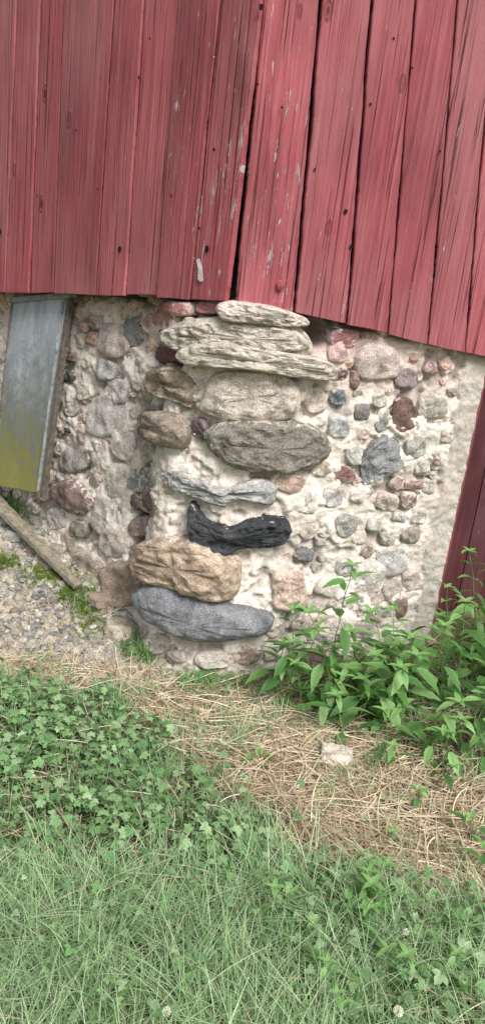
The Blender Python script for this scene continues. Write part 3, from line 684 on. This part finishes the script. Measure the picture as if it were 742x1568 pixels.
n=330; parts+=compound(clumped(n,straw_poly,30,.03),rng.uniform(.012,.024,n),rng.uniform(.01,.05,n),lcol(n),3,1.3)
n=450; br=G([(430,1360),(560,1340),(742,1420),(860,1450),(860,1600),(500,1600),(420,1450)]); parts+=compound(sample(n,br),rng.uniform(.018,.034,n),rng.uniform(.03,.12,n),lcol(n),3,1.2)
n=750; sp=G([(120,1060),(260,1065),(440,1085),(390,1190),(280,1180),(180,1110)]); parts+=compound(clumped(n,sp,60,.03),rng.uniform(.012,.022,n),rng.uniform(.01,.05,n),lcol(n),5,1.)
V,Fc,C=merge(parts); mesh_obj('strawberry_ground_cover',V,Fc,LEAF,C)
parts=[]
for px,py,sx_,sy_ in [(72,885,.10,.05),(138,940,.06,.09),(110,912,.04,.04),(10,865,.05,.03)]:
    x,y=gpx(px,py); n=2000; q=np.array([x,y])+rng.normal(0,1,(n,2))*np.array([sx_,sy_])*.6; q[:,1]=np.minimum(q[:,1],wall_y(q[:,0])-.02)
    b_=blades(q,rng.uniform(.008,.026,n),rng.uniform(.0014,.0024,n),np.array([(.20,.27,.06)])*rng.uniform(.6,1.3,(n,1)),.6); b_[0][:,2]+=.012; parts.append(b_)
V,Fc,C=merge(parts); mesh_obj('moss',V,Fc,GRASSM,C)
# nettle-like plants
nt,nf,ncv=leafT(10,.20,.09,.40,.08)
def plant(x,y,h,leaf,lean=(0,0),parts=None,branch=0):
    z=hz(x,y); nodes=max(3,int(h/.058)); prev=Vector((x,y,z)); yaw=random.random()*3; segs=[]
    lo=[];Rs=[];ss=[];cs_=[]
    for i in range(1,nodes+1):
        t=i/nodes; q=Vector((x+lean[0]*t*t*h+random.uniform(-.005,.005),y+lean[1]*t*t*h,z+h*t)); segs.append((prev,q,.0034*(1-.5*(t-1/nodes)),.0034*(1-.5*t))); prev=q
        if t<.12: continue
        yaw+=1.5708+random.uniform(-.3,.3); sz=leaf*(1.0-.5*max(0,t-.6)/.4)*random.uniform(.7,1.2)
        for k in (0,1):
            a=yaw+k*3.1416+random.uniform(-.25,.25); pit=random.uniform(-.7,.4)+.25*t
            dvec=Vector((-math.sin(a)*math.cos(pit),math.cos(a)*math.cos(pit),math.sin(pit))); st=q+dvec*sz*.25; segs.append((q,st,.0014,.001))
            lo.append(tuple(st)); Rs.append((a,pit,random.uniform(-.4,.4))); ss.append(sz)
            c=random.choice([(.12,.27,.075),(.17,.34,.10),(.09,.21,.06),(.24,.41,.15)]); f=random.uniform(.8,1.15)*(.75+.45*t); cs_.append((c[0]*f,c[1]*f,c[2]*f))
    for k in range(4):
        a=yaw+k*1.57; lo.append(tuple(prev)); Rs.append((a,.6,0)); ss.append(leaf*.42); cs_.append((.24,.44,.15))
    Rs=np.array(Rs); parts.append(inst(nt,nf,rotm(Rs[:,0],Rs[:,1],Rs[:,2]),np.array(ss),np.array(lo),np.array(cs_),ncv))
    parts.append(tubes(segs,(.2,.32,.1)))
def at(px,py,gap):
    x,y=gpx(px,py); return x,min(y,float(wall_y(x))-gap)
parts=[]; x,y=at(490,1095,.12); plant(x,y,.66,.115,(.03,-.08),parts); x,y=at(500,1100,.12); plant(x,y,.46,.13,(-.3,-.1),parts); x,y=at(440,1085,.1); plant(x,y,.44,.10,(-.1,-.05),parts)
V,Fc,C=merge(parts); mesh_obj('nettle_plant',V,Fc,LEAF,C)
parts=[]
for px,py,h,lf_ in [(425,1080,.34,.11),(415,1065,.26,.10),(575,1110,.38,.13),(610,1100,.40,.13),(655,1090,.42,.12),(690,1080,.48,.12),(730,1070,.54,.11),(545,1120,.34,.13),(480,1110,.28,.11),(460,1100,.24,.10),(520,1140,.20,.11),
   (640,1150,.28,.12),(700,1150,.32,.12),(740,1130,.36,.12),(590,1160,.22,.11),(770,1070,.54,.12),(800,1100,.54,.12),(730,1180,.22,.09),(500,1085,.30,.11),(680,1185,.18,.08),(660,1215,.14,.07),(400,1175,.09,.055),(640,1245,.1,.06),(720,1300,.14,.07),(740,1350,.18,.07),(590,1195,.15,.09),
   (715,1040,.60,.09),(735,1010,.62,.08),(755,1020,.6,.08),(625,1050,.36,.11),(560,1080,.32,.12),(600,1300,.08,.05),(560,1420,.16,.09),(650,1180,.2,.1),(530,1105,.30,.13),(670,1050,.46,.09),(585,1085,.42,.12)]:
    x,y=at(px,py,.09); plant(x,y,h,lf_,(random.uniform(-.3,.3),random.uniform(-.4,.0)),parts)
q=sample(44,weed_poly,front=.1)
for x,y in q: plant(x,y,random.uniform(.10,.34),random.uniform(.06,.13),(random.uniform(-.3,.3),random.uniform(-.3,.2)),parts)
q=sample(30,br)
for x,y in q: plant(x,y,random.uniform(.05,.16),random.uniform(.05,.08),(random.uniform(-.3,.3),random.uniform(-.3,.2)),parts)
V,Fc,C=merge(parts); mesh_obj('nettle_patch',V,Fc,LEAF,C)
WH=mat_leaf('white_petal',.3,.8)
def flower(px,py,h,rad):
    x,y=gpx(px,py); parts=[tubes([((x,y,hz(x,y)),(x+.004,y-.01,hz(x,y)+h),.001,.0009)],(.2,.3,.1))]
    n=90; c=np.array([x+.004,y-.01,hz(x,y)+h]); T=np.array([(-.04,.25,0),(.04,.25,0),(.10,1,0),(-.10,1,0)],dtype=float)
    parts.append(inst(T,np.array([[0,1,2,3]]),rotm(rng.uniform(0,6.3,n),np.arcsin(rng.uniform(-.7,1,n)),rng.uniform(-1,1,n)),np.full(n,rad),np.tile(c,(n,1)),np.tile(np.array([(.7,.72,.64)]),(n,1))))
    V,Fc,C=merge(parts); mesh_obj('white_clover_flower',V,Fc,WH,C)
for q in [(580,1650,.20,.011),(240,1655,.20,.009),(602,1490,.14,.008)]: flower(*q)
# ---------------- light
EL,AZ=48,152
w=bpy.data.worlds.new("World"); sc.world=w; w.use_nodes=True; nt_=w.node_tree; nt_.nodes.clear()
o=nt_.nodes.new('ShaderNodeOutputWorld'); bg=nt_.nodes.new('ShaderNodeBackground'); sk=nt_.nodes.new('ShaderNodeTexSky'); sk.sky_type='NISHITA'; sk.sun_disc=False
sk.sun_elevation=math.radians(EL); sk.sun_rotation=math.radians(AZ); sk.dust_density=3; hs=nt_.nodes.new('ShaderNodeHueSaturation'); hs.inputs['Saturation'].default_value=.4
nt_.links.new(sk.outputs[0],hs.inputs['Color']); nt_.links.new(hs.outputs[0],bg.inputs[0]); nt_.links.new(bg.outputs[0],o.inputs[0]); bg.inputs[1].default_value=.15
sd=bpy.data.lights.new('sun','SUN'); sd.energy=3.9; sd.angle=math.radians(24); sd.color=(1,.975,.95); so=bpy.data.objects.new('sun',sd); collink(so)
a=math.radians(AZ); dirv=Vector((math.sin(a)*math.cos(math.radians(EL)),math.cos(a)*math.cos(math.radians(EL)),math.sin(math.radians(EL))))
so.rotation_euler=dirv.to_track_quat('Z','Y').to_euler()
